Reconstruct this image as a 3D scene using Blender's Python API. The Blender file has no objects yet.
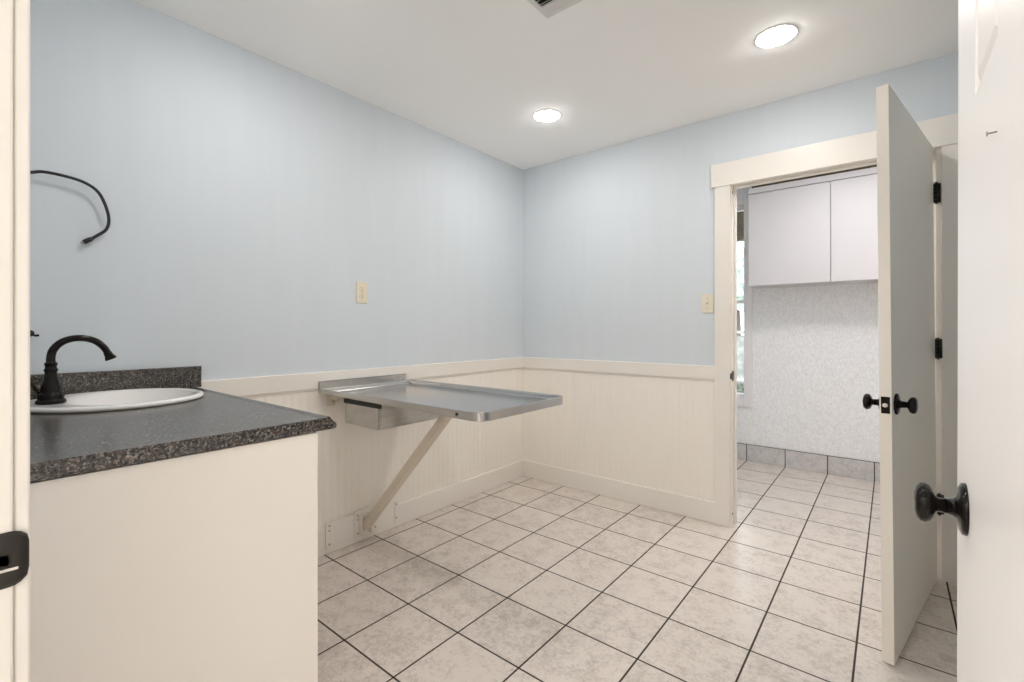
import bpy, bmesh, math, random
from mathutils import Vector, Matrix
random.seed(3)
SC = bpy.context.scene
COL = SC.collection
PI = math.pi

# ------------------------------------------------------------------ materials
def mat(name, color, rough=.5, metal=0, spec=.5, noise=None, bump=None, aniso=0, coat=0):
    m = bpy.data.materials.new(name); m.use_nodes = True
    nt = m.node_tree; b = nt.nodes['Principled BSDF']
    b.inputs['Base Color'].default_value = (*color, 1)
    b.inputs['Roughness'].default_value = rough
    b.inputs['Metallic'].default_value = metal
    b.inputs['Specular IOR Level'].default_value = spec
    b.inputs['Anisotropic'].default_value = aniso
    b.inputs['Coat Weight'].default_value = coat
    tc = nt.nodes.new('ShaderNodeTexCoord')
    if noise:                                   # (scale xyz, amount, detail)
        sc, amt, det = noise
        mp = nt.nodes.new('ShaderNodeMapping'); mp.inputs['Scale'].default_value = sc
        n = nt.nodes.new('ShaderNodeTexNoise'); n.inputs['Scale'].default_value = 1; n.inputs['Detail'].default_value = det
        nt.links.new(tc.outputs['Object'], mp.inputs[0]); nt.links.new(mp.outputs[0], n.inputs['Vector'])
        r = nt.nodes.new('ShaderNodeValToRGB')
        r.color_ramp.elements[0].position = .3; r.color_ramp.elements[1].position = .7
        r.color_ramp.elements[0].color = (*[c*(1-amt) for c in color], 1)
        r.color_ramp.elements[1].color = (*[min(1, c*(1+amt)) for c in color], 1)
        nt.links.new(n.outputs['Fac'], r.inputs[0]); nt.links.new(r.outputs[0], b.inputs['Base Color'])
    if bump:
        sc, st, dist = bump
        mp = nt.nodes.new('ShaderNodeMapping'); mp.inputs['Scale'].default_value = sc
        n = nt.nodes.new('ShaderNodeTexNoise'); n.inputs['Scale'].default_value = 1; n.inputs['Detail'].default_value = 3
        nt.links.new(tc.outputs['Object'], mp.inputs[0]); nt.links.new(mp.outputs[0], n.inputs['Vector'])
        bp = nt.nodes.new('ShaderNodeBump'); bp.inputs['Strength'].default_value = st; bp.inputs['Distance'].default_value = dist
        nt.links.new(n.outputs['Fac'], bp.inputs['Height']); nt.links.new(bp.outputs[0], b.inputs['Normal'])
    return m

def math_node(nt, op, a, b=None, c=None):
    n = nt.nodes.new('ShaderNodeMath'); n.operation = op
    for i, v in enumerate((a, b, c)):
        if v is None: continue
        if isinstance(v, (int, float)): n.inputs[i].default_value = v
        else: nt.links.new(v, n.inputs[i])
    return n.outputs[0]

TS, TX, TY = .2982, .6933, -1.394               # tile pitch and one grout crossing

def tile_mat(name, c0, c1, grout, axes=('X', 'Y'), offs=(TX, TY), period=(TS, TS), gw=.0068, rough=.3):
    m = bpy.data.materials.new(name); m.use_nodes = True
    nt = m.node_tree; b = nt.nodes['Principled BSDF']
    tc = nt.nodes.new('ShaderNodeTexCoord'); sp = nt.nodes.new('ShaderNodeSeparateXYZ')
    nt.links.new(tc.outputs['Object'], sp.inputs[0])
    masks, cells = [], []
    for ax, o, p in zip(axes, offs, period):
        v = math_node(nt, 'DIVIDE', math_node(nt, 'SUBTRACT', sp.outputs[ax], o), p)
        fr = math_node(nt, 'FRACT', v)
        d = math_node(nt, 'MINIMUM', fr, math_node(nt, 'SUBTRACT', 1.0, fr))
        mr = nt.nodes.new('ShaderNodeMapRange'); mr.inputs[1].default_value = gw*.38/p; mr.inputs[2].default_value = gw*.62/p
        nt.links.new(d, mr.inputs[0]); masks.append(mr.outputs[0]); cells.append(math_node(nt, 'FLOOR', v))
    mask = math_node(nt, 'MULTIPLY', masks[0], masks[1])
    cb = nt.nodes.new('ShaderNodeCombineXYZ'); nt.links.new(cells[0], cb.inputs[0]); nt.links.new(cells[1], cb.inputs[1])
    wn = nt.nodes.new('ShaderNodeTexWhiteNoise'); nt.links.new(cb.outputs[0], wn.inputs['Vector'])
    off = nt.nodes.new('ShaderNodeVectorMath'); off.operation = 'MULTIPLY_ADD'
    nt.links.new(wn.outputs['Color'], off.inputs[0]); off.inputs[1].default_value = (7, 7, 7); nt.links.new(tc.outputs['Object'], off.inputs[2])
    n1 = nt.nodes.new('ShaderNodeTexNoise'); n1.inputs['Scale'].default_value = 13; n1.inputs['Detail'].default_value = 6; n1.inputs['Roughness'].default_value = .65
    n2 = nt.nodes.new('ShaderNodeTexNoise'); n2.inputs['Scale'].default_value = 62; n2.inputs['Detail'].default_value = 5; n2.inputs['Roughness'].default_value = .7; n2.inputs['Distortion'].default_value = .8
    for n in (n1, n2): nt.links.new(off.outputs[0], n.inputs['Vector'])
    f = math_node(nt, 'ADD', math_node(nt, 'MULTIPLY', n1.outputs['Fac'], .45), math_node(nt, 'MULTIPLY', n2.outputs['Fac'], .55))
    f = math_node(nt, 'ADD', f, math_node(nt, 'MULTIPLY', math_node(nt, 'SUBTRACT', wn.outputs['Value'], .5), .05))
    r = nt.nodes.new('ShaderNodeValToRGB'); e = r.color_ramp.elements
    e[0].position = .36; e[0].color = (*c0, 1); e[1].position = .53; e[1].color = (*c1, 1)
    nt.links.new(f, r.inputs[0])
    mx = nt.nodes.new('ShaderNodeMixRGB'); mx.inputs[1].default_value = (*grout, 1)
    nt.links.new(mask, mx.inputs[0]); nt.links.new(r.outputs[0], mx.inputs[2]); nt.links.new(mx.outputs[0], b.inputs['Base Color'])
    rr = nt.nodes.new('ShaderNodeMapRange'); rr.inputs[3].default_value = .8; rr.inputs[4].default_value = rough
    nt.links.new(mask, rr.inputs[0]); nt.links.new(rr.outputs[0], b.inputs['Roughness'])
    bp = nt.nodes.new('ShaderNodeBump'); bp.inputs['Strength'].default_value = .35; bp.inputs['Distance'].default_value = .002
    nt.links.new(mask, bp.inputs['Height']); nt.links.new(bp.outputs[0], b.inputs['Normal'])
    return m

def speckle_mat(name):
    m = bpy.data.materials.new(name); m.use_nodes = True
    nt = m.node_tree; b = nt.nodes['Principled BSDF']
    tc = nt.nodes.new('ShaderNodeTexCoord')
    v = nt.nodes.new('ShaderNodeTexVoronoi'); v.inputs['Scale'].default_value = 290
    n = nt.nodes.new('ShaderNodeTexNoise'); n.inputs['Scale'].default_value = 140; n.inputs['Detail'].default_value = 4
    nt.links.new(tc.outputs['Object'], v.inputs['Vector']); nt.links.new(tc.outputs['Object'], n.inputs['Vector'])
    sp = nt.nodes.new('ShaderNodeSeparateColor'); nt.links.new(v.outputs['Color'], sp.inputs[0])
    f = math_node(nt, 'ADD', math_node(nt, 'MULTIPLY', sp.outputs[0], .6), math_node(nt, 'MULTIPLY', n.outputs['Fac'], .4))
    r = nt.nodes.new('ShaderNodeValToRGB'); el = r.color_ramp.elements
    el[0].position = .2; el[0].color = (.010, .009, .008, 1)
    el[1].position = .86; el[1].color = (.34, .285, .235, 1)
    for p, c in ((.42, (.030, .026, .023)), (.6, (.10, .078, .062)), (.74, (.16, .145, .13))):
        k = el.new(p); k.color = (*c, 1)
    nt.links.new(f, r.inputs[0]); nt.links.new(r.outputs[0], b.inputs['Base Color'])
    b.inputs['Roughness'].default_value = .24; b.inputs['Specular IOR Level'].default_value = .8
    return m

def emit(name, color, strength):
    m = bpy.data.materials.new(name); m.use_nodes = True
    nt = m.node_tree; b = nt.nodes['Principled BSDF']
    b.inputs['Base Color'].default_value = (.8, .8, .8, 1)
    b.inputs['Emission Color'].default_value = (*color, 1); b.inputs['Emission Strength'].default_value = strength
    return m

def wallpaper_mat():
    m = bpy.data.materials.new('white_patterned_wallpaper'); m.use_nodes = True
    nt = m.node_tree; b = nt.nodes['Principled BSDF']
    tc = nt.nodes.new('ShaderNodeTexCoord')
    mp = nt.nodes.new('ShaderNodeMapping'); mp.inputs['Scale'].default_value = (130, 1, 55)
    n = nt.nodes.new('ShaderNodeTexNoise'); n.inputs['Scale'].default_value = 1; n.inputs['Detail'].default_value = 3; n.inputs['Roughness'].default_value = .6
    nt.links.new(tc.outputs['Object'], mp.inputs[0]); nt.links.new(mp.outputs[0], n.inputs['Vector'])
    r = nt.nodes.new('ShaderNodeValToRGB'); e = r.color_ramp.elements
    e[0].position = .36; e[0].color = (.79, .775, .765, 1); e[1].position = .6; e[1].color = (.92, .91, .90, 1)
    nt.links.new(n.outputs['Fac'], r.inputs[0]); nt.links.new(r.outputs[0], b.inputs['Base Color'])
    b.inputs['Roughness'].default_value = .6
    return m

def glass_mat():
    m = bpy.data.materials.new('window_glass'); m.use_nodes = True
    nt = m.node_tree; nt.nodes.remove(nt.nodes['Principled BSDF'])
    t = nt.nodes.new('ShaderNodeBsdfTransparent'); t.inputs[0].default_value = (.95, .97, .97, 1)
    g = nt.nodes.new('ShaderNodeBsdfGlossy'); g.inputs['Roughness'].default_value = .02
    mx = nt.nodes.new('ShaderNodeMixShader'); fr = nt.nodes.new('ShaderNodeFresnel'); fr.inputs[0].default_value = 1.45
    nt.links.new(fr.outputs[0], mx.inputs[0]); nt.links.new(t.outputs[0], mx.inputs[1]); nt.links.new(g.outputs[0], mx.inputs[2])
    nt.links.new(mx.outputs[0], nt.nodes['Material Output'].inputs[0])
    return m

M = dict(
    blue=mat('pale_blue_wall_paint', (.635, .685, .725), .6, noise=((14, 14, 1.2), .012, 2), bump=((260, 260, 90), .06, .002)),
    ceil=mat('white_ceiling_paint', (.94, .935, .925), .8, bump=((180, 180, 180), .05, .002)),
    cream=mat('cream_trim_paint', (.80, .763, .708), .38, noise=((2, 2, 2), .015, 2)),
    bead=mat('cream_beadboard_paint', (.865, .82, .755), .42),
    hallwall=mat('hall_wall_paint', (.88, .865, .84), .7),
    door=mat('pale_cream_door_paint', (.88, .82, .73), .33, bump=((60, 60, 6), .04, .002)),
    wdoor=mat('white_door_paint', (.865, .85, .835), .35, bump=((150, 150, 5), .06, .002)),
    floor=tile_mat('mottled_ceramic_floor_tile', (.475, .415, .37), (.695, .63, .57), (.030, .020, .014)),
    basetile=tile_mat('mottled_base_tile', (.47, .44, .425), (.64, .61, .59), (.035, .03, .028), axes=('X', 'Z'), offs=(TX, -.149), period=(TS, .298), rough=.35),
    paper=wallpaper_mat(),
    laminate=speckle_mat('speckled_dark_laminate'),
    panel=mat('cream_cabinet_panel', (.89, .84, .775), .45),
    porcelain=mat('white_porcelain', (.82, .80, .775), .08, spec=.6),
    bronze=mat('oil_rubbed_bronze', (.011, .009, .008), .13, .15, spec=.22, noise=((60, 60, 60), .35, 3)),
    strike=mat('worn_dark_bronze', (.08, .072, .065), .38, .4),
    black=mat('black_metal', (.012, .012, .012), .35, .4),
    rubber=mat('black_cable_jacket', (.012, .012, .014), .4),
    steel=mat('brushed_stainless_steel', (.53, .525, .52), .19, 1, noise=((4, 90, 90), .05, 3), aniso=.4),
    steel2=mat('dull_sheet_steel', (.52, .51, .49), .36, 1, noise=((12, 12, 40), .10, 3)),
    chrome=mat('bright_metal', (.75, .73, .70), .2, 1),
    ivory=mat('ivory_plastic', (.76, .69, .56), .35),
    dark=mat('dark_void', (.01, .01, .01), .8),
    ventm=mat('white_vent_enamel', (.70, .69, .67), .45),
    trimw=mat('white_lamp_trim', (.85, .85, .84), .4),
    brace=mat('cream_painted_steel', (.66, .595, .49), .4),
    cab=mat('pinkish_white_laminate', (.66, .628, .63), .38),
    winw=mat('white_window_paint', (.84, .80, .79), .4),
    glass=glass_mat(),
    lamp=emit('lamp_diffuser', (1, .968, .938), 78),
    next_fill=emit('cool_fill_glow', (1, .98, .99), 9),
    hall_fill=emit('hall_fill_glow', (1, .98, .968), 12.6),
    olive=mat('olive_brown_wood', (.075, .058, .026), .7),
    leaf=mat('tree_leaves', (.34, .39, .34), .6, noise=((5, 5, 5), .5, 4)),
    leaf2=mat('shrub_leaves', (.09, .10, .07), .6, noise=((25, 25, 25), .6, 4)),
    flower=mat('reddish_blossom', (.20, .06, .045), .6),
    concrete=mat('pale_concrete', (.62, .62, .60), .8, noise=((3, 3, 3), .1, 4)),
    stone=mat('grey_stone', (.22, .21, .19), .8, noise=((8, 8, 8), .4, 4)),
    bark=mat('tree_bark', (.09, .065, .045), .8),
)

# ------------------------------------------------------------------ mesh helpers
def box(bm, x0, x1, y0, y1, z0, z1, bev=0, seg=2):
    b2 = bmesh.new()
    bmesh.ops.create_cube(b2, size=1)
    for v in b2.verts:
        v.co = Vector((x0+(v.co.x+.5)*(x1-x0), y0+(v.co.y+.5)*(y1-y0), z0+(v.co.z+.5)*(z1-z0)))
    if bev: bmesh.ops.bevel(b2, geom=b2.edges[:], offset=bev, segments=seg, profile=.5, affect='EDGES')
    merge(bm, b2)
def merge(bm, b2, mtx=None):
    b2.verts.index_update(); vs = [bm.verts.new(mtx @ v.co if mtx else v.co) for v in b2.verts]
    for f in b2.faces:
        try: nf = bm.faces.new([vs[v.index] for v in f.verts]); nf.smooth = f.smooth
        except ValueError: pass
    b2.free()
def frame_for(axis):
    a = Vector(axis).normalized(); t = Vector((0, 0, 1)) if abs(a.z) < .9 else Vector((1, 0, 0))
    u = a.cross(t).normalized(); return u, a.cross(u).normalized(), a
def lathe(bm, prof, origin, axis, n=32, cap=True):
    """prof: (radius, distance along axis)"""
    u, w, a = frame_for(axis); o = Vector(origin); rings = []
    for r, d in prof:
        rings.append([bm.verts.new(o+a*d+(u*math.cos(2*PI*k/n)+w*math.sin(2*PI*k/n))*max(r, 1e-5)) for k in range(n)])
    for A, B in zip(rings, rings[1:]):
        for k in range(n):
            f = bm.faces.new((A[k], A[(k+1) % n], B[(k+1) % n], B[k])); f.smooth = True
    if cap:
        bm.faces.new(rings[0][::-1]); bm.faces.new(rings[-1])
def spline(pts, n=8):
    P = [Vector(p) for p in pts]; P = [P[0]*2-P[1]]+P+[P[-1]*2-P[-2]]; out = []
    for i in range(1, len(P)-2):
        for k in range(n):
            t = k/n; a, b, c, d = P[i-1:i+3]
            out.append(.5*((2*b)+(c-a)*t+(2*a-5*b+4*c-d)*t*t+(3*b-a-3*c+d)*t**3))
    out.append(P[-2]); return out
def tube(bm, pts, r, n=14):
    P = [Vector(p) for p in pts]; rs = r if isinstance(r, (list, tuple)) else [r]*len(P)
    u = None; rings = []
    for i, p in enumerate(P):
        t = (P[min(i+1, len(P)-1)]-P[max(i-1, 0)]).normalized()
        if u is None: u = frame_for(t)[0]
        u = (u-t*u.dot(t)).normalized(); w = t.cross(u)
        rings.append([bm.verts.new(p+(u*math.cos(2*PI*k/n)+w*math.sin(2*PI*k/n))*rs[i]) for k in range(n)])
    for A, B in zip(rings, rings[1:]):
        for k in range(n):
            f = bm.faces.new((A[k], A[(k+1) % n], B[(k+1) % n], B[k])); f.smooth = True
    bm.faces.new(rings[0][::-1]); bm.faces.new(rings[-1])
def extrude_profile(bm, prof, fn, a, b):
    """closed 2-D profile prof swept from a to b; fn(p, q, s) -> xyz"""
    A = [bm.verts.new(fn(p, q, a)) for p, q in prof]; B = [bm.verts.new(fn(p, q, b)) for p, q in prof]
    n = len(prof)
    for k in range(n): bm.faces.new((A[k], A[(k+1) % n], B[(k+1) % n], B[k]))
    bm.faces.new(A[::-1]); bm.faces.new(B)
def loft(bm, rings, close_last=True, smooth=True):
    V = [[bm.verts.new(p) for p in r] for r in rings]; n = len(V[0])
    for A, B in zip(V, V[1:]):
        for k in range(n):
            f = bm.faces.new((A[k], A[(k+1) % n], B[(k+1) % n], B[k])); f.smooth = smooth
    if close_last: bm.faces.new(V[-1])
    return V

def wloc(o):
    v = Vector((0, 0, 0))
    while o: v += o.location; o = o.parent
    return v
def obj(name, bm, m, parent=None, loc=None, local=False):
    """bm is in world coordinates unless local; origin goes to loc"""
    bmesh.ops.recalc_face_normals(bm, faces=bm.faces[:])
    me = bpy.data.meshes.new(name)
    l = Vector(loc) if loc else Vector((0, 0, 0))
    if not local:
        base = wloc(parent)+l
        for v in bm.verts: v.co -= base
    bm.to_mesh(me); bm.free(); me.materials.append(m)
    o = bpy.data.objects.new(name, me); COL.objects.link(o); o.location = l
    if parent: o.parent = parent
    return o
def tag(o, label, cat, group=None, kind=None):
    o['label'] = label; o['category'] = cat
    if group: o['group'] = group
    if kind: o['kind'] = kind
    return o
def thing(name, label, cat, loc, group=None, rotz=0, kind=None):
    o = bpy.data.objects.new(name, None); o.empty_display_size = .1; COL.objects.link(o)
    o.location = loc; o.rotation_euler = (0, 0, rotz)
    return tag(o, label, cat, group, kind)
def struct(name, bm, m, label=None, cat=None):
    o = obj(name, bm, m); o['kind'] = 'structure'
    if label: o['label'] = label; o['category'] = cat
    return o
def B(*boxes, bev=0):
    bm = bmesh.new()
    for b in boxes: box(bm, *b, bev=bev)
    return bm

# ------------------------------------------------------------------ dimensions
H = 2.44
XR = 3.0                    # right wall of the room
YF = -2.895                  # room side of the front wall (the camera stands in its doorway)
YH = -3.01                   # hall side of it
WT = .115                    # back wall thickness
YW = 1.58                    # far wall of the next room
DJ0, DJ1 = 1.555, 2.447      # back doorway
DH = 2.016
FJ0, FJ1 = 1.47, 2.392       # front doorway
NX0, NX1 = -.6, 3.7          # next room
HX0, HX1, HY = .3, 3.5, -4.9 # hall

# ------------------------------------------------------------------ the setting
struct('floor', B((NX0-.1, NX1+.1, HY-.1, YW+.1, -.1, 0)), M['floor'], 'mottled beige square floor tiles with dark grout', 'floor')
struct('ceiling', B((-.1, XR+.1, YH, .0, H, H+.1)), M['ceil'], 'plain white ceiling of the room', 'ceiling')
struct('ceiling_next_room', B((NX0-.1, NX1+.1, WT, YW+.1, H, H+.1)), M['ceil'], 'white ceiling of the room beyond the doorway', 'ceiling')
struct('ceiling_hall', B((HX0-.1, HX1+.1, HY-.1, YH, H, H+.1)), M['ceil'], 'white ceiling of the hall', 'ceiling')
struct('wall_left', B((-.1, 0, YH, WT, 0, H)), M['blue'], 'pale blue left wall', 'wall')
struct('wall_back', B((0, DJ0-.02, 0, WT, 0, H), (DJ1+.02, XR+.1, 0, WT, 0, H), (DJ0-.02, DJ1+.02, 0, WT, DH+.03, H)), M['blue'], 'pale blue back wall with the open doorway', 'wall')
struct('wall_right', B((XR, XR+.1, YH, 0, 0, H)), M['blue'], 'pale blue right wall behind the doors', 'wall')
struct('wall_front', B((-.1, FJ0-.02, YH, YF, 0, H), (FJ1+.02, XR+.1, YH, YF, 0, H), (FJ0-.02, FJ1+.02, YH, YF, DH+.03, H)), M['blue'], 'pale blue front wall with the near doorway', 'wall')
# next room: far wall with the window opening
WX0, WX1, WZ0, WZ1 = .36, 1.268, .56, 2.266
struct('wall_far', B((NX0, WX0, YW, YW+.12, 0, H), (WX1, NX1, YW, YW+.12, 0, H), (WX0, WX1, YW, YW+.12, 0, WZ0), (WX0, WX1, YW, YW+.12, WZ1, H)), M['paper'], 'white patterned wallpaper wall beyond the doorway', 'wall')
struct('wall_next_room_left', B((NX0-.1, NX0, WT, YW+.1, 0, H)), M['paper'])
struct('wall_next_room_right', B((NX1, NX1+.1, WT, YW+.1, 0, H)), M['paper'])
struct('wall_next_room_front', B((NX0, -.1, 0, WT, 0, H), (XR+.1, NX1, 0, WT, 0, H)), M['paper'])
struct('wall_hall_back', B((HX0, HX1, HY-.1, HY, 0, H)), M['hallwall'])
struct('wall_hall_left', B((HX0-.1, HX0, HY-.1, YH, 0, H)), M['hallwall'])
struct('wall_hall_right', B((HX1, HX1+.1, HY-.1, YH, 0, H)), M['hallwall'])
struct('wall_hall_front', B((XR+.1, HX1, YH-.1, YH, 0, H)), M['hallwall'])
struct('baseboard_far', B((NX0, NX1, YW-.011, YW, 0, .149), bev=.003), M['basetile'], 'row of mottled grey base tiles under the patterned wallpaper', 'tile base')

# beadboard wainscot: narrow beads between two grooves, swept up the wall
def bead_profile(a, b, t=.008):
    P = []; s = .0415; k = math.floor(a/s)*s
    P.append((a, t))
    while k < b:
        for d, dep in ((0, 0), (.0022, .0012), (.0044, .0), (.0074, -.0003), (.0104, 0), (.0126, .0012), (.0148, 0)):
            if a+.001 < k+d < b-.001: P.append((k+d, t-dep))
        k += s
    P += [(b, t), (b, 0), (a, 0)]
    return P
bm = bmesh.new(); extrude_profile(bm, bead_profile(YF, -.008), lambda p, q, s: (q, p, s), .10, .87)
struct('trim_1', bm, M['bead'], 'cream beadboard panelling on the left wall', 'wainscot')
bm = bmesh.new(); extrude_profile(bm, bead_profile(0, DJ0-.09), lambda p, q, s: (p, -q, s), .10, .87)
struct('trim_2', bm, M['bead'], 'cream beadboard panelling on the back wall', 'wainscot')
bm = bmesh.new(); extrude_profile(bm, bead_profile(DJ1+.1, XR), lambda p, q, s: (p, -q, s), .10, .87)
struct('trim_3', bm, M['bead'])
# chair rail: flat board with a thin moulding under it
RZ0, RZ1 = .862, .945
def rail(name, boxes_, label):
    bm = bmesh.new()
    for b in boxes_: box(bm, *b, bev=.003)
    struct(name, bm, M['cream'], label, 'chair rail')
rail('trim_4', [(0, .018, YF, 0, RZ0, RZ1), (0, .011, YF, 0, RZ0-.012, RZ0)], 'cream chair rail along the left wall')
rail('trim_5', [(.018, DJ0-.09, -.018, 0, RZ0, RZ1), (.011, DJ0-.09, -.011, 0, RZ0-.012, RZ0)], 'cream chair rail along the back wall')
def baseb(name, b, label, ax):
    x0, x1, y0, y1 = b; bm = bmesh.new()
    box(bm, x0, x1, y0, y1, 0, .128, bev=.004)
    struct(name, bm, M['cream'], label, 'baseboard')
baseb('baseboard_left', (0, .018, YF, 0), 'cream baseboard along the left wall', 0)
baseb('baseboard_back', (.018, DJ0-.09, -.018, 0), 'cream baseboard along the back wall', 1)
baseb('baseboard_right', (XR-.018, XR, YF, 0), 'cream baseboard along the right wall', 0)

# back doorway: casings, header, jambs, stop
bm = bmesh.new()
box(bm, DJ0-.092, DJ0-.004, -.02, 0, 0, DH-.004, bev=.002)
left_casing = struct('trim_6', bm, M['cream'], 'cream upright casing left of the far doorway', 'door casing')
bm = bmesh.new(); box(bm, DJ1+.018, DJ1+.118, -.02, 0, 0, DH-.004, bev=.002)
struct('trim_7', bm, M['cream'], 'cream upright casing right of the far doorway, behind the open door', 'door casing')
bm = bmesh.new(); box(bm, DJ0-.110, DJ1+.13, -.025, 0, DH-.004, DH+.132, bev=.002)
struct('trim_8', bm, M['cream'], 'cream head board over the far doorway', 'door casing')
bm = bmesh.new()
box(bm, DJ0-.02, DJ0, 0, WT, 0, DH+.012); box(bm, DJ1, DJ1+.02, 0, WT, 0, DH+.012); box(bm, DJ0, DJ1, 0, WT, DH+.002, DH+.03)
box(bm, DJ0, DJ0+.01, .045, .075, 0, DH+.002, bev=.002); box(bm, DJ1-.01, DJ1, .045, .075, 0, DH+.002, bev=.002); box(bm, DJ0+.01, DJ1-.01, .045, .075, DH-.008, DH+.002, bev=.002)
jamb = struct('trim_9', bm, M['cream'], 'cream jambs lining the far doorway', 'door frame')
bm = B((DJ0-.001, DJ0+.0025, .003, .034, .86, .917), bev=.0008); lathe(bm, [(.004, 0), (.004, .002)], (DJ0+.002, .018, .908), (1, 0, 0), 12)
box(bm, DJ0-.004, DJ0+.002, -.0225, .004, .872, .905, bev=.001)
o = obj('strike_plate', bm, M['bronze'], jamb); o['label'] = 'dark bronze strike plate'
for z in (.075, 1.975):
    bm = bmesh.new(); lathe(bm, [(.005, 0), (.0045, .003), (.001, .004)], (DJ0, .012, z), (1, 0, 0), 12)
    o = obj('screw', bm, M['black'], jamb); o['label'] = 'dark screw head'

# front doorway (camera stands inside it)
bm = bmesh.new(); box(bm, FJ0-.09, FJ0-.004, YF, YF+.0145, 0, DH, bev=.0035, seg=3)
struct('trim_10', bm, M['cream'], 'cream casing at the left picture edge, nearest the viewer', 'door casing')
bm = bmesh.new(); box(bm, FJ1+.012, FJ1+.1, YF, YF+.0165, 0, DH, bev=.003)
struct('trim_11', bm, M['cream'])
bm = bmesh.new(); box(bm, FJ0-.1, FJ1+.11, YF, YF+.02, DH, DH+.142, bev=.003)
struct('trim_12', bm, M['cream'])
bm = bmesh.new()
box(bm, FJ0-.02, FJ0, YH, YF, 0, DH+.012, bev=.003); box(bm, FJ1, FJ1+.02, YH, YF, 0, DH+.012); box(bm, FJ0, FJ1, YH, YF, DH+.002, DH+.03)
box(bm, FJ0, FJ0+.01, YH, YF-.045, 0, DH+.002, bev=.002)
fjamb = struct('trim_13', bm, M['cream'], 'cream jamb at the left picture edge carrying a strike plate', 'door frame')
# strike plate with a curved lip
bm = bmesh.new()
zc = .890; n = 10; rows = []
path = [(0.0025, YF-.034), (.0025, YF-.004), (.0020, YF+.001), (.0008, YF+.0065), (-.0015, YF+.0115), (-.0045, YF+.0135)]
for (dx, y), hh in zip(path, (.033, .033, .0325, .030, .025, .016)):
    row = []
    for k in range(n+1):
        t = -1+2*k/n; row.append((FJ0+dx-.0008*abs(t)**6, y, zc+hh*t))
    rows.append(row)
V = [[bm.verts.new(p) for p in r] for r in rows]
for A, Bv in zip(V, V[1:]):
    for k in range(n):
        f = bm.faces.new((A[k], A[k+1], Bv[k+1], Bv[k])); f.smooth = True
bmesh.ops.solidify(bm, geom=bm.faces[:], thickness=.0016)
o = obj('strike_plate', bm, M['strike'], fjamb); o['label'] = 'dark bronze strike plate with a curved lip'
bm = B((FJ0+.0015, FJ0+.0042, YF-.034, YF+.004, .8765, .8805), bev=.001)  # bright bar modelled in place of light reflecting off the plate
o = obj('glint_bar', bm, M['chrome'], o); o['label'] = 'bright bar put in as the glint across the strike plate'

# ------------------------------------------------------------------ door hardware
KNOB = [(.0, .0), (.037, 0), (.0375, .002), (.0365, .0055), (.030, .0085), (.0165, .0105), (.0125, .014), (.0110, .021), (.0105, .031),
      (.0135, .0335), (.0205, .036), (.0265, .040), (.0290, .0455), (.0283, .051), (.0240, .0555), (.015, .0580), (.004, .0587)]
def knob(parent, origin, axis, sc=1):
    KN = [(r*sc, d*sc) for r, d in KNOB]
    bm = bmesh.new(); lathe(bm, KN[:8], origin, axis, 40, True)
    k = obj('door_knob', bm, M['bronze'], parent, local=True); k['label'] = 'dark bronze door knob'
    bm = bmesh.new(); lathe(bm, KN[7:], origin, axis, 40, True)
    obj('knob_grip', bm, M['bronze'], k, local=True)
    return k
def hinge(parent, z, xy, leaf_a, leaf_b, hh=.09):
    """knuckle barrel with two leaves"""
    x, y = xy; bm = bmesh.new()
    for k in range(5):
        lathe(bm, [(.0072, z-hh/2+k*hh/5+.0006), (.0072, z-hh/2+(k+1)*hh/5-.0006)], (x, y, 0), (0, 0, 1), 14)
    lathe(bm, [(.003, z+hh/2), (.007, z+hh/2+.001), (.006, z+hh/2+.005)], (x, y, 0), (0, 0, 1), 14)
    lathe(bm, [(.006, z-hh/2-.005), (.007, z-hh/2-.001), (.003, z-hh/2)], (x, y, 0), (0, 0, 1), 14)
    box(bm, *leaf_a, z-hh/2, z+hh/2, bev=.0006); box(bm, *leaf_b, z-hh/2, z+hh/2, bev=.0006)
    h = obj('hinge', bm, M['black'], parent, local=True); h['label'] = 'black butt hinge'
    return h

# far door: flush slab, open into the room. Local x runs from the hinge to the free edge.
DW = .872
ang = math.atan2(-.983, -.182)
d1 = bpy.data.objects.new('door_1', None); COL.objects.link(d1)
d1.location = (2.4515, -.027, 0); d1.rotation_euler = (.008, 0, ang); d1['kind'] = 'structure'
d1['label'] = 'tall flat cream door standing open in the far doorway'; d1['category'] = 'door'
# local +y: rotate(ang) of (0,1) = (.983,-.182) = towards the visible face; slab lies at local y from -.035 to 0
bm = bmesh.new(); box(bm, .006, DW, -.035, 0, .010, 2.014, bev=.0015)
obj('door_slab', bm, M['door'], d1, local=True)
knob(d1, (DW-.06, 0, .901), (0, 1, 0)); knob(d1, (DW-.06, -.035, .901), (0, -1, 0))
bm = bmesh.new(); box(bm, DW-.001, DW+.0015, -.030, -.005, .872, .930, bev=.0006)
lathe(bm, [(.0035, 0), (.003, .0015)], (DW+.001, -.0175, .922), (1, 0, 0), 12); lathe(bm, [(.0035, 0), (.003, .0015)], (DW+.001, -.0175, .880), (1, 0, 0), 12)
lp = obj('latch_plate', bm, M['bronze'], d1, local=True); lp['label'] = 'dark latch plate'
bm = bmesh.new(); lathe(bm, [(.0085, 0), (.0082, .006), (.006, .009)], (DW+.001, -.0175, .901), (1, 0, 0), 18)
obj('latch_bolt', bm, M['chrome'], lp, local=True)
for z in (.354, 1.075, 1.798):
    hinge(d1, z, (-.001, .009), (.0, .0065, -.030, .004), (-.0085, -.006, .004, .024))

# near door: panelled, open beside the viewer. Local x from hinge to free edge (+y in the room).
d2 = bpy.data.objects.new('door_2', None); COL.objects.link(d2)
d2.location = (2.361, YF+.003, 0); d2.rotation_euler = (.0015, 0, PI/2); d2['kind'] = 'structure'
d2['label'] = 'white panelled door close to the viewer at the right edge'; d2['category'] = 'door'
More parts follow.
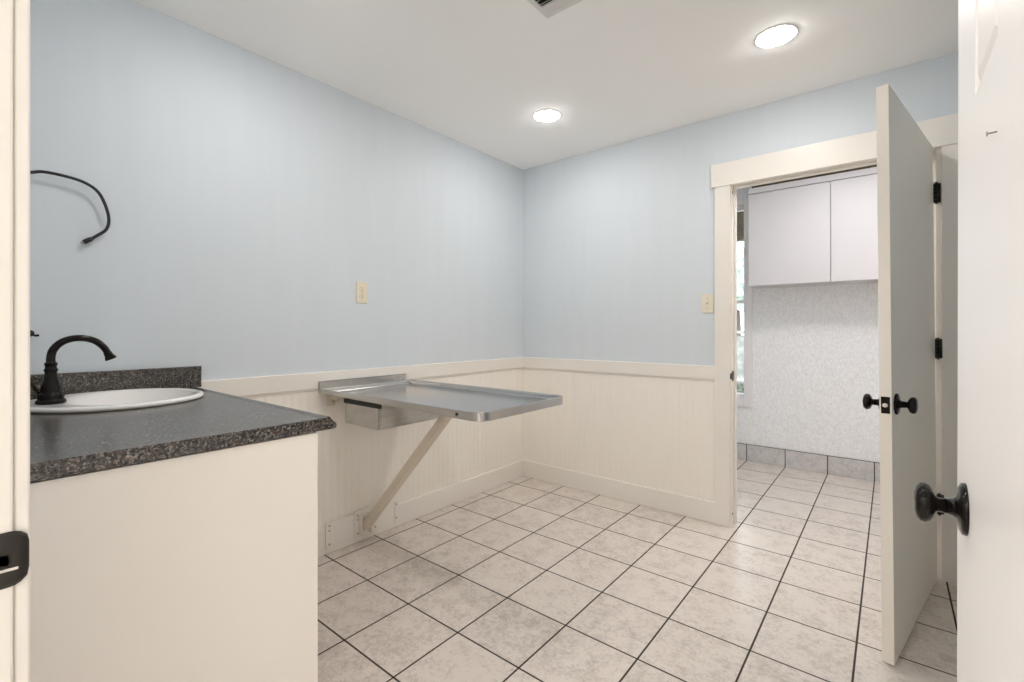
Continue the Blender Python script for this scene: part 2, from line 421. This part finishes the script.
# local y after 90 deg: local +y -> -x (towards the viewer); slab from local y -.035 to 0
W2 = .924
xs = [0, .186, .342, .582, .738, W2]; zs = [.010, .20, .52, 1.446, 1.88, 2.008]
def panel_face(bm, y, sgn):
    """moulded panel face at local y; recess goes along -sgn"""
    for i in range(5):
        for j in range(5):
            x0, x1, z0, z1 = xs[i], xs[i+1], zs[j], zs[j+1]
            if i in (1, 3) and j in (1, 3):
                rings = []
                for ins, dep in ((0, 0), (.0008, .006), (.0025, .0068), (.0190, .0006), (.0205, .0003)):
                    rings.append([(x0+ins, y-sgn*dep, z0+ins), (x1-ins, y-sgn*dep, z0+ins), (x1-ins, y-sgn*dep, z1-ins), (x0+ins, y-sgn*dep, z1-ins)])
                loft(bm, rings, True, False)
            else:
                bm.faces.new([bm.verts.new(p) for p in ((x0, y, z0), (x1, y, z0), (x1, y, z1), (x0, y, z1))])
bm = bmesh.new(); panel_face(bm, 0, 1); panel_face(bm, -.035, -1)
for (a, b) in (((0, zs[0]), (W2, zs[0])), ((W2, zs[0]), (W2, zs[5])), ((W2, zs[5]), (0, zs[5])), ((0, zs[5]), (0, zs[0]))):
    bm.faces.new([bm.verts.new(p) for p in ((a[0], 0, a[1]), (b[0], 0, b[1]), (b[0], -.035, b[1]), (a[0], -.035, a[1]))])
bmesh.ops.remove_doubles(bm, verts=bm.verts[:], dist=1e-5)
obj('door_leaf', bm, M['wdoor'], d2, local=True)
KZ = .920
knob(d2, (W2-.109, 0, KZ), (0, 1, 0), .92); knob(d2, (W2-.109, -.035, KZ), (0, -1, 0), .92)
bm = bmesh.new(); box(bm, W2-.001, W2+.0012, -.030, -.005, KZ-.028, KZ+.028, bev=.0005)
obj('latch_plate', bm, M['bronze'], d2, local=True)
bm = bmesh.new(); lathe(bm, [(.0009, -.004), (.0009, .006), (.0024, .0065), (.0024, .0075)], (.585, 0, 1.354), (0, 1, -.05), 10)
o = obj('nail', bm, M['steel2'], d2, local=True); o['label'] = 'small nail left in the door'
for z in (.25, 1.075, 1.80):
    hinge(d2, z, (-.001, -.040), (-.0005, .0, -.038, -.004), (-.0035, -.002, -.038, -.012))

# ------------------------------------------------------------------ counter with sink
CZ = .921; CX1 = 1.081; CY1 = -2.252
SKX, SKY = .262, -2.567
ct = thing('countertop', 'dark speckled laminate worktop with a round sink let into it', 'countertop', (.55, -2.57, .88))
prof = [(YF, .888), (CY1-.004, .888), (CY1+.002, .890), (CY1+.0035, .895), (CY1+.002, .902), (CY1-.006, .909), (CY1-.012, .916), (CY1-.017, .9225), (CY1-.024, .9245), (CY1-.032, .9235), (CY1-.042, CZ), (YF, CZ)]
bm = bmesh.new(); extrude_profile(bm, prof, lambda p, q, s: (s, p, q), 0.0005, CX1)
top = obj('worktop', bm, M['laminate'], ct)
cb = bmesh.new(); lathe(cb, [(.222, .7), (.222, 1.1)], (SKX, SKY, 0), (0, 0, 1), 64)
cut = obj('cutter', cb, M['laminate'])
md = top.modifiers.new('hole', 'BOOLEAN'); md.object = cut; md.operation = 'DIFFERENCE'; md.solver = 'EXACT'
bpy.context.view_layer.update()
me = bpy.data.meshes.new_from_object(top.evaluated_get(bpy.context.evaluated_depsgraph_get()))
top.modifiers.clear(); top.data = me
bpy.data.objects.remove(cut)
bm = bmesh.new(); box(bm, .0005, .02, YF+.001, CY1+.005, CZ, 1.009, bev=.0012)
o = obj('side_splash', bm, M['laminate'], ct); o['label'] = 'upstand against the left wall'
bm = bmesh.new(); box(bm, .02, CX1, YF+.001, YF+.02, CZ, 1.009, bev=.0012)
obj('back_splash', bm, M['laminate'], ct)

bc = thing('base_cabinet', 'plain cream base cabinet carrying the dark worktop', 'cabinet', (.55, -2.6, 0))
PX = 1.074; PY = -2.300
bm = B((.02, .038, YF+.001, PY-.02, .09, .884), (PX-.036, PX-.0185, YF+.001, PY-.02, .09, .884), (.038, PX-.036, YF+.001, YF+.012, .09, .884), (.038, PX-.036, YF+.012, PY-.02, .09, .108))
obj('carcass', bm, M['panel'], bc)
bm = bmesh.new(); box(bm, PX-.018, PX, YF+.001, PY, 0, .884, bev=.0012)
o = obj('end_panel', bm, M['panel'], bc)
bm = bmesh.new(); box(bm, .02, PX-.019, YF+.02, PY-.08, 0, .09)
obj('plinth', bm, M['panel'], bc)
for x0, x1 in ((.022, .535), (.539, PX-.020)):
    bm = bmesh.new(); box(bm, x0, x1, PY-.0195, PY-.001, .095, .878, bev=.0015)
    obj('door', bm, M['panel'], bc)

def ell(cx, cy, a, b, z, n=72): return [(cx+a*math.cos(2*PI*k/n), cy+b*math.sin(2*PI*k/n), z) for k in range(n)]
SA, SB = .240, .242
sk = thing('sink', 'round white porcelain sink set in the dark worktop', 'sink', (SKX, SKY, CZ))
bm = bmesh.new(); oy = .040
loft(bm, [ell(SKX, SKY, .219, .219, CZ-.005), ell(SKX, SKY, SA-.012, SB-.012, CZ+.0005), ell(SKX, SKY, SA-.003, SB-.003, CZ+.002), ell(SKX, SKY, SA, SB, CZ+.007), ell(SKX, SKY, SA-.002, SB-.002, CZ+.012), ell(SKX, SKY, SA-.007, SB-.007, CZ+.0155),
          ell(SKX, SKY, SA-.014, SB-.014, CZ+.0165), ell(SKX, SKY+.004, SA-.020, SB-.020, CZ+.016),
          ell(SKX, SKY+oy-.010, SA-.030, SB-.062, CZ+.0145), ell(SKX, SKY+oy-.004, SA-.036, SB-.068, CZ+.0115), ell(SKX, SKY+oy, SA-.044, SB-.078, CZ+.002),
          ell(SKX, SKY+oy, SA-.060, SB-.092, CZ-.03), ell(SKX, SKY+oy, SA-.092, SB-.112, CZ-.075), ell(SKX, SKY+oy, SA-.125, SB-.140, CZ-.105), ell(SKX, SKY+oy, .05, .05, CZ-.118), ell(SKX, SKY+oy, .024, .024, CZ-.120)], True)
obj('basin', bm, M['porcelain'], sk)
bm = bmesh.new(); lathe(bm, [(.001, 0), (.026, 0), (.028, .002), (.022, .0035), (.018, .001), (.016, .001), (.014, .004), (.001, .005)], (SKX, SKY+oy, CZ-.120), (0, 0, 1), 32)
o = obj('drain', bm, M['bronze'], sk); o['label'] = 'dark metal drain'

FX, FY, FZ = .284, -2.732, CZ+.0155
fc = thing('faucet', 'dark bronze gooseneck faucet standing on the white sink', 'faucet', (FX, FY, FZ))
bm = bmesh.new()
lathe(bm, [(.001, 0), (.0345, 0), (.0355, .004), (.034, .010), (.0305, .013), (.030, .017), (.031, .021), (.0295, .028), (.0265, .033), (.0245, .038), (.0240, .044), (.0205, .060), (.0170, .080), (.0145, .092), (.0140, .098),
           (.0165, .101), (.0165, .105), (.0138, .108), (.0134, .116), (.0155, .119), (.0155, .123), (.012, .126), (.0105, .130)], (FX, FY, FZ), (0, 0, 1), 40)
obj('body', bm, M['bronze'], fc)
arc = [(0, .122), (0, .142), (.005, .164), (.021, .185), (.045, .197), (.074, .199), (.103, .189), (.124, .168), (.135, .146)]
pts = spline([(FX, FY+a, FZ+b) for a, b in arc], 8)
bm = bmesh.new(); tube(bm, pts, [.0110-.0014*i/len(pts) for i in range(len(pts))], 20)
spout = obj('spout', bm, M['bronze'], fc)
e, d = pts[-1], (pts[-1]-pts[-3]).normalized()
bm = bmesh.new(); lathe(bm, [(.0102, -.006), (.0118, -.004), (.0112, .0), (.0116, .004), (.0155, .014), (.0160, .018), (.013, .0185), (.012, .012)], e, d, 28)
obj('aerator', bm, M['bronze'], spout)
bm = bmesh.new(); tube(bm, [(FX-.004, FY-.022, FZ+.022), (FX-.005, FY-.038, FZ+.058), (FX-.006, FY-.054, FZ+.094)], [.0042, .0038, .0036], 12)
lev = obj('lift_rod', bm, M['bronze'], fc)
bm = bmesh.new(); lathe(bm, [(.0025, -.004), (.0055, 0), (.0068, .005), (.005, .010), (.001, .012)], (FX-.006, FY-.054, FZ+.094), (0, -.42, 1), 16)
obj('rod_tip', bm, M['bronze'], lev)

# cable end hanging out of the wall, small hook under it
bm = bmesh.new()
cp = [(-.004, -2.86, 1.655), (.02, -2.835, 1.667), (.03, -2.790, 1.684), (.03, -2.751, 1.694), (.03, -2.722, 1.703), (.03, -2.667, 1.702), (.03, -2.617, 1.692), (.028, -2.581, 1.668), (.026, -2.560, 1.625), (.024, -2.549, 1.575), (.022, -2.556, 1.535), (.021, -2.583, 1.507), (.020, -2.598, 1.493)]
tube(bm, spline(cp, 8), .0052, 12)
cab_o = obj('cable', bm, M['rubber'], None, (.02, -2.7, 1.6)); tag(cab_o, 'loose black cable curling out of the blue wall above the sink', 'cable')
bm = bmesh.new(); tube(bm, [(.0202, -2.594, 1.4965), (.0198, -2.600, 1.4915), (.0195, -2.614, 1.4815), (.019, -2.619, 1.478)], [.006, .0085, .0085, .007], 14)
plug = obj('plug', bm, M['rubber'], cab_o)
bm = bmesh.new(); lathe(bm, [(.0055, 0), (.0055, .008), (.002, .009)], (.019, -2.618, 1.4785), (-.02, -.82, -.57), 14)
o = obj('plug_tip', bm, M['steel2'], plug); o['label'] = 'bare metal tip'
bm = bmesh.new()
lathe(bm, [(.011, -.002), (.011, .003), (.007, .006)], (0, -2.752, 1.150), (1, 0, 0), 18)
tube(bm, spline([(.004, -2.752, 1.150), (.018, -2.750, 1.150), (.026, -2.747, 1.146), (.028, -2.741, 1.142), (.027, -2.736, 1.143)], 6), .0034, 10)
lathe(bm, [(.002, -.003), (.0045, -.0015), (.0045, .002), (.0015, .004)], (.027, -2.736, 1.143), (-.1, .7, .5), 12)
tag(obj('wall_hook', bm, M['bronze'], None, (0, -2.752, 1.15)), 'tiny dark metal hook on the blue wall just above the faucet', 'hook')

# ------------------------------------------------------------------ outlet and switch
ot = thing('power_outlet', 'ivory duplex outlet on the blue left wall', 'outlet', (0, -1.465, 1.368))
bm = bmesh.new(); box(bm, -.001, .006, -1.501, -1.429, 1.310, 1.427, bev=.002)
obj('cover_plate', bm, M['ivory'], ot)
for zc_ in (1.349, 1.388):
    bm = bmesh.new(); lathe(bm, [(.0165, 0), (.0165, .0022), (.015, .003)], (.0055, -1.465, zc_), (1, 0, 0), 24)
    r = obj('receptacle', bm, M['ivory'], ot)
    bm = B((.0083, .0089, -1.473, -1.4715, zc_+.001, zc_+.009), (.0083, .0089, -1.4585, -1.457, zc_+.001, zc_+.009)); lathe(bm, [(.0028, 0), (.0028, .0006)], (.0083, -1.465, zc_-.006), (1, 0, 0), 10)
    o = obj('slots', bm, M['dark'], r); o['label'] = 'dark plug slots'
bm = bmesh.new(); lathe(bm, [(.003, 0), (.002, .0012)], (.006, -1.465, 1.3685), (1, 0, 0), 10)
obj('screw', bm, M['chrome'], ot)
sw = thing('light_switch', 'ivory toggle switch on the back wall beside the doorway casing', 'switch', (1.418, 0, 1.322))
bm = bmesh.new(); box(bm, 1.383, 1.453, -.006, .001, 1.264, 1.380, bev=.002)
obj('cover_plate', bm, M['ivory'], sw)
bm = bmesh.new(); box(bm, 1.4125, 1.4235, -.0075, -.004, 1.311, 1.333, bev=.0008)
b2 = bmesh.new(); box(b2, -.004, .004, -.012, 0, -.004, .004, bev=.0012)
merge(bm, b2, Matrix.Translation((1.418, -.006, 1.323)) @ Matrix.Rotation(-.45, 4, 'X'))
obj('toggle', bm, M['ivory'], sw)
for z in (1.293, 1.351):
    bm = bmesh.new(); lathe(bm, [(.003, 0), (.002, .0012)], (1.418, -.0058, z), (0, -1, 0), 10)
    obj('screw', bm, M['chrome'], sw)

# ------------------------------------------------------------------ fold-down exam table
TX0, TX1, TY0, TY1 = .019, 1.137, -1.718, -1.140
TZ = .862; RIM = .036
et = thing('exam_table', 'stainless steel fold-down exam table braced against the left wall', 'table', (.02, -1.437, .86))
def rrect(x0, x1, y0, y1, r, z, n=8):
    """outline with the two outer (x1) corners rounded"""
    P = [(x0, y0-.010, z)]
    for k in range(n+1):
        a = -PI/2+PI/2*k/n; P.append((x1-r+r*math.cos(a), y0+r+r*math.sin(a), z))
    for k in range(n+1):
        a = PI/2*k/n; P.append((x1-r+r*math.cos(a), y1-r+r*math.sin(a), z))
    P.append((x0, y1, z)); return P
bm = bmesh.new()
def rr(i, z, xi=None): return rrect(TX0+(xi if xi is not None else i), TX1-i, TY0+i, TY1-i, .055-i*.9, z)
V = loft(bm, [rr(.014, TZ-RIM), rr(.002, TZ-RIM), rr(0, TZ-RIM+.002), rr(0, TZ-.003), rr(.0015, TZ-.0005), rr(.004, TZ), rr(.009, TZ), rr(.0115, TZ-.0015), rr(.014, TZ-.006), rr(.016, TZ-.017), rr(.020, TZ-.0215), rr(.027, TZ-.0235)], True, False)
bm.faces.new([v for v in V[0]][::-1])
for r_ in V[:3]:
    for v in r_: v.co.z += .014*(1-v.co.x/TX1)      # rim deepens away from the wall
tray = obj('tray_top', bm, M['steel'], et)
bm = bmesh.new(); box(bm, .0182, .0195, TY0-.009, -1.183, .845, .900, bev=.0005); box(bm, .0195, .030, TY0-.009, -1.183, .896, .900, bev=.0008); box(bm, .0285, .030, TY0-.009, -1.183, .853, .899, bev=.0005)
o = obj('back_flange', bm, M['steel'], et); o['label'] = 'upturned wall flange of the steel tray'
for x, y, ax in ((1.013, TY0, (0, -1, 0)),):
    bm = bmesh.new(); lathe(bm, [(.0062, -.001), (.006, .003), (.003, .0045)], (x, y, TZ-.018), ax, 14)
    o = obj('bolt', bm, M['black'], et); o['label'] = 'black bolt head in the rim'
# hanging steel box
bx = bmesh.new(); X0, X1, Y0, Y1, Z0, Z1 = .170, .447, -1.668, -1.288, .699, .7985
box(bx, X0, X1, Y0, Y1, Z0, Z0+.002); ZT = TZ-RIM+.012; box(bx, X0, X0+.002, Y0, Y1, Z0, ZT); box(bx, X1-.002, X1, Y0, Y1, Z0, ZT-.003); box(bx, X0, X1, Y1-.002, Y1, Z0, ZT-.003)
box(bx, X0, X1, Y0, Y0+.002, Z0, Z1); box(bx, X0, X1, Y0+.012, Y0+.014, Z0, TZ-RIM)
box(bx, X0, X0+.012, Y0-.0015, Y0, Z0, Z1); box(bx, X0+.012, X1-.012, Y0-.0015, Y0, Z0, Z0+.012); box(bx, X1-.010, X1, Y0-.0015, Y0, Z0, Z1)
hb = obj('storage_box', bx, M['steel2'], et); hb['label'] = 'dull sheet steel box slung under the tray'
bm = B((X0-.006, X1+.012, Y0-.006, Y0+.010, .7975, .8205), bev=.002); o = obj('edge_strip', bm, M['black'], hb); o['label'] = 'black strip along the box top'
# wall hinge lugs
for y in (TY0+.064, TY1-.075):
    bm = bmesh.new(); box(bm, .0085, .012, y-.022, y+.022, .765, .826, bev=.001); box(bm, .012, .085, y-.004, y+.0, .800, .826, bev=.001)
    lathe(bm, [(.005, 0), (.004, .003)], (.012, y+.010, .785), (1, 0, 0), 10); lathe(bm, [(.005, 0), (.004, .003)], (.012, y-.013, .785), (1, 0, 0), 10)
    o = obj('wall_lug', bm, M['brace'], et); o['label'] = 'cream wall bracket under the tray'
# diagonal brace, square tube
a, b = Vector((.042, -1.470, .078)), Vector((.728, -1.440, .828))
dv = (b-a).normalized(); sd = Vector((0, 1, 0)); sd = (sd-dv*sd.dot(dv)).normalized(); up = dv.cross(sd)
bm = bmesh.new(); L = (b-a).length
b2 = bmesh.new(); box(b2, -.025, .025, -.018, .018, 0, L, bev=.004)
merge(bm, b2, Matrix(((sd.x, up.x, dv.x, a.x), (sd.y, up.y, dv.y, a.y), (sd.z, up.z, dv.z, a.z), (0, 0, 0, 1))))
br = obj('brace', bm, M['brace'], et); br['label'] = 'cream painted diagonal brace'
bm = B((.66, .80, -1.46, -1.405, TZ-RIM-.004, TZ-RIM), bev=.001)
obj('brace_bracket', bm, M['brace'], br)
# foot plates on the baseboard
bm = bmesh.new(); box(bm, .0178, .024, -1.692, -1.240, .032, .160, bev=.0015)
fp = obj('wall_plate', bm, M['cream'], et); fp['label'] = 'cream steel plate holding the foot of the brace'
for q in ((.024, .028, -1.692, -1.652, .028, .168), (.024, .028, -1.262, -1.238, .030, .160), (.024, .029, -1.527, -1.385, .034, .172)):
    obj('plate_flange', B(q, bev=.001), M['cream'], fp)
for q in ((.029, .062, -1.502, -1.497, .045, .150), (.029, .062, -1.443, -1.438, .045, .150)):
    obj('brace_cheek', B(q, bev=.001), M['cream'], fp)
for y, z in ((-1.672, .148), (-1.672, .122), (-1.672, .052), (-1.508, .150), (-1.508, .128), (-1.508, .054), (-1.396, .054), (-1.250, .138), (-1.250, .060)):
    bm = bmesh.new(); lathe(bm, [(.0058, -.001), (.0055, .002), (.003, .004)], (.0285, y, z), (1, 0, 0), 12)
    obj('screw', bm, M['steel2'], fp)

# ------------------------------------------------------------------ ceiling lights and vent
def downlight(name, label, x, y, group, m=None):
    t = thing(name, label, 'ceiling light', (x, y, H), group)
    bm = bmesh.new(); lathe(bm, [(.0685, .004), (.0705, -.002), (.082, -.0025), (.086, -.001), (.086, .004)], (x, y, H), (0, 0, 1), 48, False)
    obj('trim_ring', bm, M['trimw'], t)
    bm = bmesh.new(); lathe(bm, [(.068, .0005), (.0678, -.003), (.064, -.006), (.054, -.009), (.036, -.0115), (.001, -.0125)], (x, y, H), (0, 0, 1), 48)
    obj('diffuser', bm, m or M['lamp'], t)
    return t
first = downlight('recessed_light', 'smaller, left of two glowing round ceiling lights, nearest the wall corner', .687, -.655, 'round ceiling lights of the room')
spots = [(1.894, -.648, 'larger, right of two glowing round ceiling lights, above the far doorway'),
         (.687, -2.12, 'round ceiling light above the dark worktop, out of frame'), (1.894, -2.12, 'round ceiling light above the near doorway, out of frame')]
for x, y, lab in spots:
    c = first.copy(); COL.objects.link(c); c.location = (x, y, H); c['label'] = lab
    for ch in first.children:
        k = ch.copy(); COL.objects.link(k); k.parent = c
def panel(name, label, x, y, m):
    t = thing(name, label, 'ceiling light', (x, y, H)); bm = bmesh.new()
    for q in ((-.62, .62, -.17, -.15), (-.62, .62, .15, .17), (-.62, -.60, -.15, .15), (.60, .62, -.15, .15)): box(bm, x+q[0], x+q[1], y+q[2], y+q[3], H-.03, H+.001, bev=.002)
    obj('frame', bm, M['trimw'], t)
    bm = bmesh.new(); box(bm, x-.60, x+.60, y-.15, y+.15, H-.024, H-.001); obj('diffuser', bm, m, t)
panel('fill_panel', 'added fill panel on the ceiling beyond the doorway, out of frame', 2.3, .45, M['next_fill'])  # unseen panel added to light the next room
panel('hall_fill_panel', 'left of two fill panels added to the hall ceiling behind the viewer, out of frame', 1.10, -4.3, M['hall_fill'])  # unseen hall panels added as fill light through the near doorway
panel('hall_fill_panel', 'right of two fill panels added to the hall ceiling behind the viewer, out of frame', 2.75, -4.3, M['hall_fill'])

vx0, vx1, vy0, vy1 = 1.192, 1.502, -1.690, -1.380
vt = thing('air_vent', 'white louvred air vent cut off by the top edge', 'vent', ((vx0+vx1)/2, (vy0+vy1)/2, H))
bm = bmesh.new()
for (x0, x1, y0, y1) in ((vx0, vx1, vy0, vy0+.022), (vx0, vx1, vy1-.022, vy1), (vx0, vx0+.022, vy0+.022, vy1-.022), (vx1-.022, vx1, vy0+.022, vy1-.022)):
    box(bm, x0, x1, y0, y1, H-.007, H+.001, bev=.0015)
obj('frame', bm, M['ventm'], vt)
bm = B((vx0+.02, vx1-.02, vy0+.02, vy1-.02, H-.0012, H-.0002)); o = obj('duct', bm, M['dark'], vt); o['label'] = 'dark opening behind the louvres'
cx, cy = (vx0+vx1)/2, (vy0+vy1)/2
bm = B((vx0+.022, vx1-.022, vy1-.070, vy1-.066, H-.008, H-.001)); obj('divider', bm, M['ventm'], vt)
for k in range(15):                               # blades thrown both ways from the divider
    y = vy1-.0305-.0125*k if k < 3 else vy1-.086-.022*(k-3)
    if y < vy0+.03: break
    bm = bmesh.new(); b2 = bmesh.new(); box(b2, -.132, .132, -.0085, .0085, -.0006, .0006)
    merge(bm, b2, Matrix.Translation((cx, y, H-.0075)) @ Matrix.Rotation(-.30 if k < 3 else .75, 4, 'X'))
    obj('louvre', bm, M['ventm'], vt)

# ------------------------------------------------------------------ next room: wall cabinet, window
wc = thing('wall_cabinet', 'white wall cabinet with two flat doors above the patterned wallpaper', 'cabinet', (1.93, YW-.15, 1.52))
KX0, KX1, KF = 1.372, 2.492, YW-.32
bm = bmesh.new(); box(bm, KX0, KX1, KF+.019, YW-.0005, 1.522, 2.322, bev=.001)
obj('carcass', bm, M['cab'], wc)
bm = bmesh.new(); box(bm, KX0, KX1, KF+.002, KF+.019, 2.277, 2.322, bev=.001)
obj('top_rail', bm, M['cab'], wc)
for x0, x1 in ((KX0, 1.930), (1.936, KX1)):
    bm = bmesh.new(); box(bm, x0, x1, KF, KF+.018, 1.522, 2.270, bev=.0012)
    obj('door', bm, M['cab'], wc)
bm = bmesh.new(); box(bm, KX0+.012, KX1-.012, KF+.05, YW-.01, 2.322, H-.0005)  # shadow gap below the ceiling, shade given by a dark colour
o = obj('gap_shade', bm, M['olive'], wc); o['label'] = 'shadow gap over the cabinet, its shade put in as dark colour'

win = bpy.data.objects.new('window_1', None); COL.objects.link(win); win.location = ((WX0+WX1)/2, YW, WZ0); win['kind'] = 'structure'
win['label'] = 'tall white framed window seen in a narrow strip through the doorway'; win['category'] = 'window'
CW = .068
bm = bmesh.new()
box(bm, WX0-CW, WX0, YW-.018, YW, WZ0-.085, WZ1+CW, bev=.004); box(bm, WX1, WX1+CW, YW-.018, YW, WZ0-.085, WZ1+CW, bev=.004)
box(bm, WX0, WX1, YW-.018, YW, WZ1, WZ1+CW, bev=.004); box(bm, WX0, WX1, YW-.018, YW, WZ0-.085, WZ0, bev=.004)
obj('casing', bm, M['winw'], win)
bm = bmesh.new(); fw = .028
box(bm, WX0, WX0+fw, YW+.04, YW+.08, WZ0, WZ1, bev=.003); box(bm, WX1-fw+.022, WX1, YW+.04, YW+.08, WZ0, WZ1, bev=.003); box(bm, WX0+fw, WX1-fw+.022, YW+.04, YW+.08, WZ0, WZ0+fw, bev=.003); box(bm, WX0+fw, WX1-fw+.022, YW+.04, YW+.08, WZ1-fw, WZ1, bev=.003)
box(bm, WX0+fw, WX1-fw+.022, YW+.038, YW+.082, 1.40, 1.43, bev=.003)
obj('sash', bm, M['winw'], win)
bm = bmesh.new(); box(bm, WX0+.02, WX1-.004, YW+.057, YW+.062, WZ0+.02, WZ1-.02)
obj('pane', bm, M['glass'], win)

# ------------------------------------------------------------------ outdoors seen through the window
struct('floor_outside', B((-14, 8, YW+.12, 22, -.16, -.02)), M['concrete'], 'pale paving outside the window', 'ground')
bm = B((-2.5, 4.5, 2.35, 2.45, 2.10, 2.62), (-2.5, 4.5, YW+.13, 2.45, 2.62, 2.66)); struct('trim_14', bm, M['olive'], 'dark olive porch beam outside the window', 'porch beam')
def blob(bm, c, r, sq=(1, 1, 1), sub=3, amp=.18, seed=0):
    rnd = random.Random(seed); b2 = bmesh.new(); bmesh.ops.create_icosphere(b2, subdivisions=sub, radius=1)
    for v in b2.verts:
        k = 1+amp*(rnd.random()-.5)*2; v.co = Vector((v.co.x*r*sq[0]*k, v.co.y*r*sq[1]*k, v.co.z*r*sq[2]*k))+Vector(c)
    merge(bm, b2)
def at(px, y): return 2.2835-(2.2835-(1.20+.006*(px-740)))*(y+2.953)/4.533
x = at(740, 14)
t = thing('tree', 'pale green tree far outside the window', 'tree', (x, 14, -.02))
bm = bmesh.new(); tube(bm, [(x, 14, -.02), (x+.05, 14, 1.2), (x, 14, 2.6)], [.14, .11, .08], 10); obj('trunk', bm, M['bark'], t)
bm = bmesh.new()
for k in range(9): blob(bm, (x+random.uniform(-1, 1), 14+random.uniform(-.6, .6), 2.5+random.uniform(-.1, .8)), random.uniform(.4, .7), amp=.3, seed=k)
obj('foliage', bm, M['leaf'], t)
x = at(740, 9); bm = bmesh.new()
for k in range(8): box(bm, x-1.6+.4*k, x-1.6+.4*k+.39, 9, 9.3, -.02, 1.0+.03*(k % 3), bev=.03)
box(bm, x-1.6, x+1.6, 8.95, 9.35, 1.06, 1.14, bev=.02)
tag(obj('garden_wall', bm, M['stone'], None, (x, 9.1, -.02)), 'grey stone garden wall outside the window', 'wall')
x = at(740, 4.6); bm = bmesh.new(); box(bm, x-.7, x+.7, 4.4, 4.8, -.02, .42, bev=.02); 
tag(obj('planter', bm, M['stone'], None, (x, 4.6, -.02)), 'low grey stone planter outside the window', 'planter')
x = at(741, 2.7)
t = thing('shrub', 'small dark shrub with reddish blossom low outside the window', 'shrub', (x, 2.7, -.02))
bm = bmesh.new()
for k in range(14): blob(bm, (x+random.uniform(-.22, .22), 2.7+random.uniform(-.2, .2), .14+random.uniform(0, .36)), .10, sub=2, amp=.4, seed=20+k)
tube(bm, [(x, 2.7, -.02), (x, 2.7, .3)], .02, 8)
obj('foliage', bm, M['leaf2'], t)
for k, (dx, dz) in enumerate(((0, .52), (.10, .46), (-.09, .5), (.03, .40))):
    bm = bmesh.new(); blob(bm, (x+dx, 2.58-.02*k, dz), .05, (1, .8, 1), 2, .25, 60+k); obj('blossom', bm, M['flower'], t)

# ------------------------------------------------------------------ world, camera, view
w = bpy.data.worlds.new('sky'); SC.world = w; w.use_nodes = True
bg = w.node_tree.nodes['Background']; bg.inputs[0].default_value = (.88, .95, 1, 1); bg.inputs[1].default_value = 3.5
cam = bpy.data.cameras.new('camera'); co = bpy.data.objects.new('camera', cam); COL.objects.link(co)
co.location = (2.2835, -2.953, 1.1626); co.rotation_euler = (PI/2, 0, .6818)
cam.sensor_fit = 'HORIZONTAL'; cam.sensor_width = 36; cam.lens = 467.065/1024*36; cam.shift_y = -11.33/1024; cam.clip_start = .01
SC.camera = co
SC.view_settings.view_transform = 'Standard'; SC.view_settings.look = 'None'; SC.view_settings.exposure = .70; SC.view_settings.gamma = 1
SC.view_settings.use_curve_mapping = False
SC.cycles.max_bounces = 16; SC.cycles.diffuse_bounces = 12; SC.cycles.glossy_bounces = 6
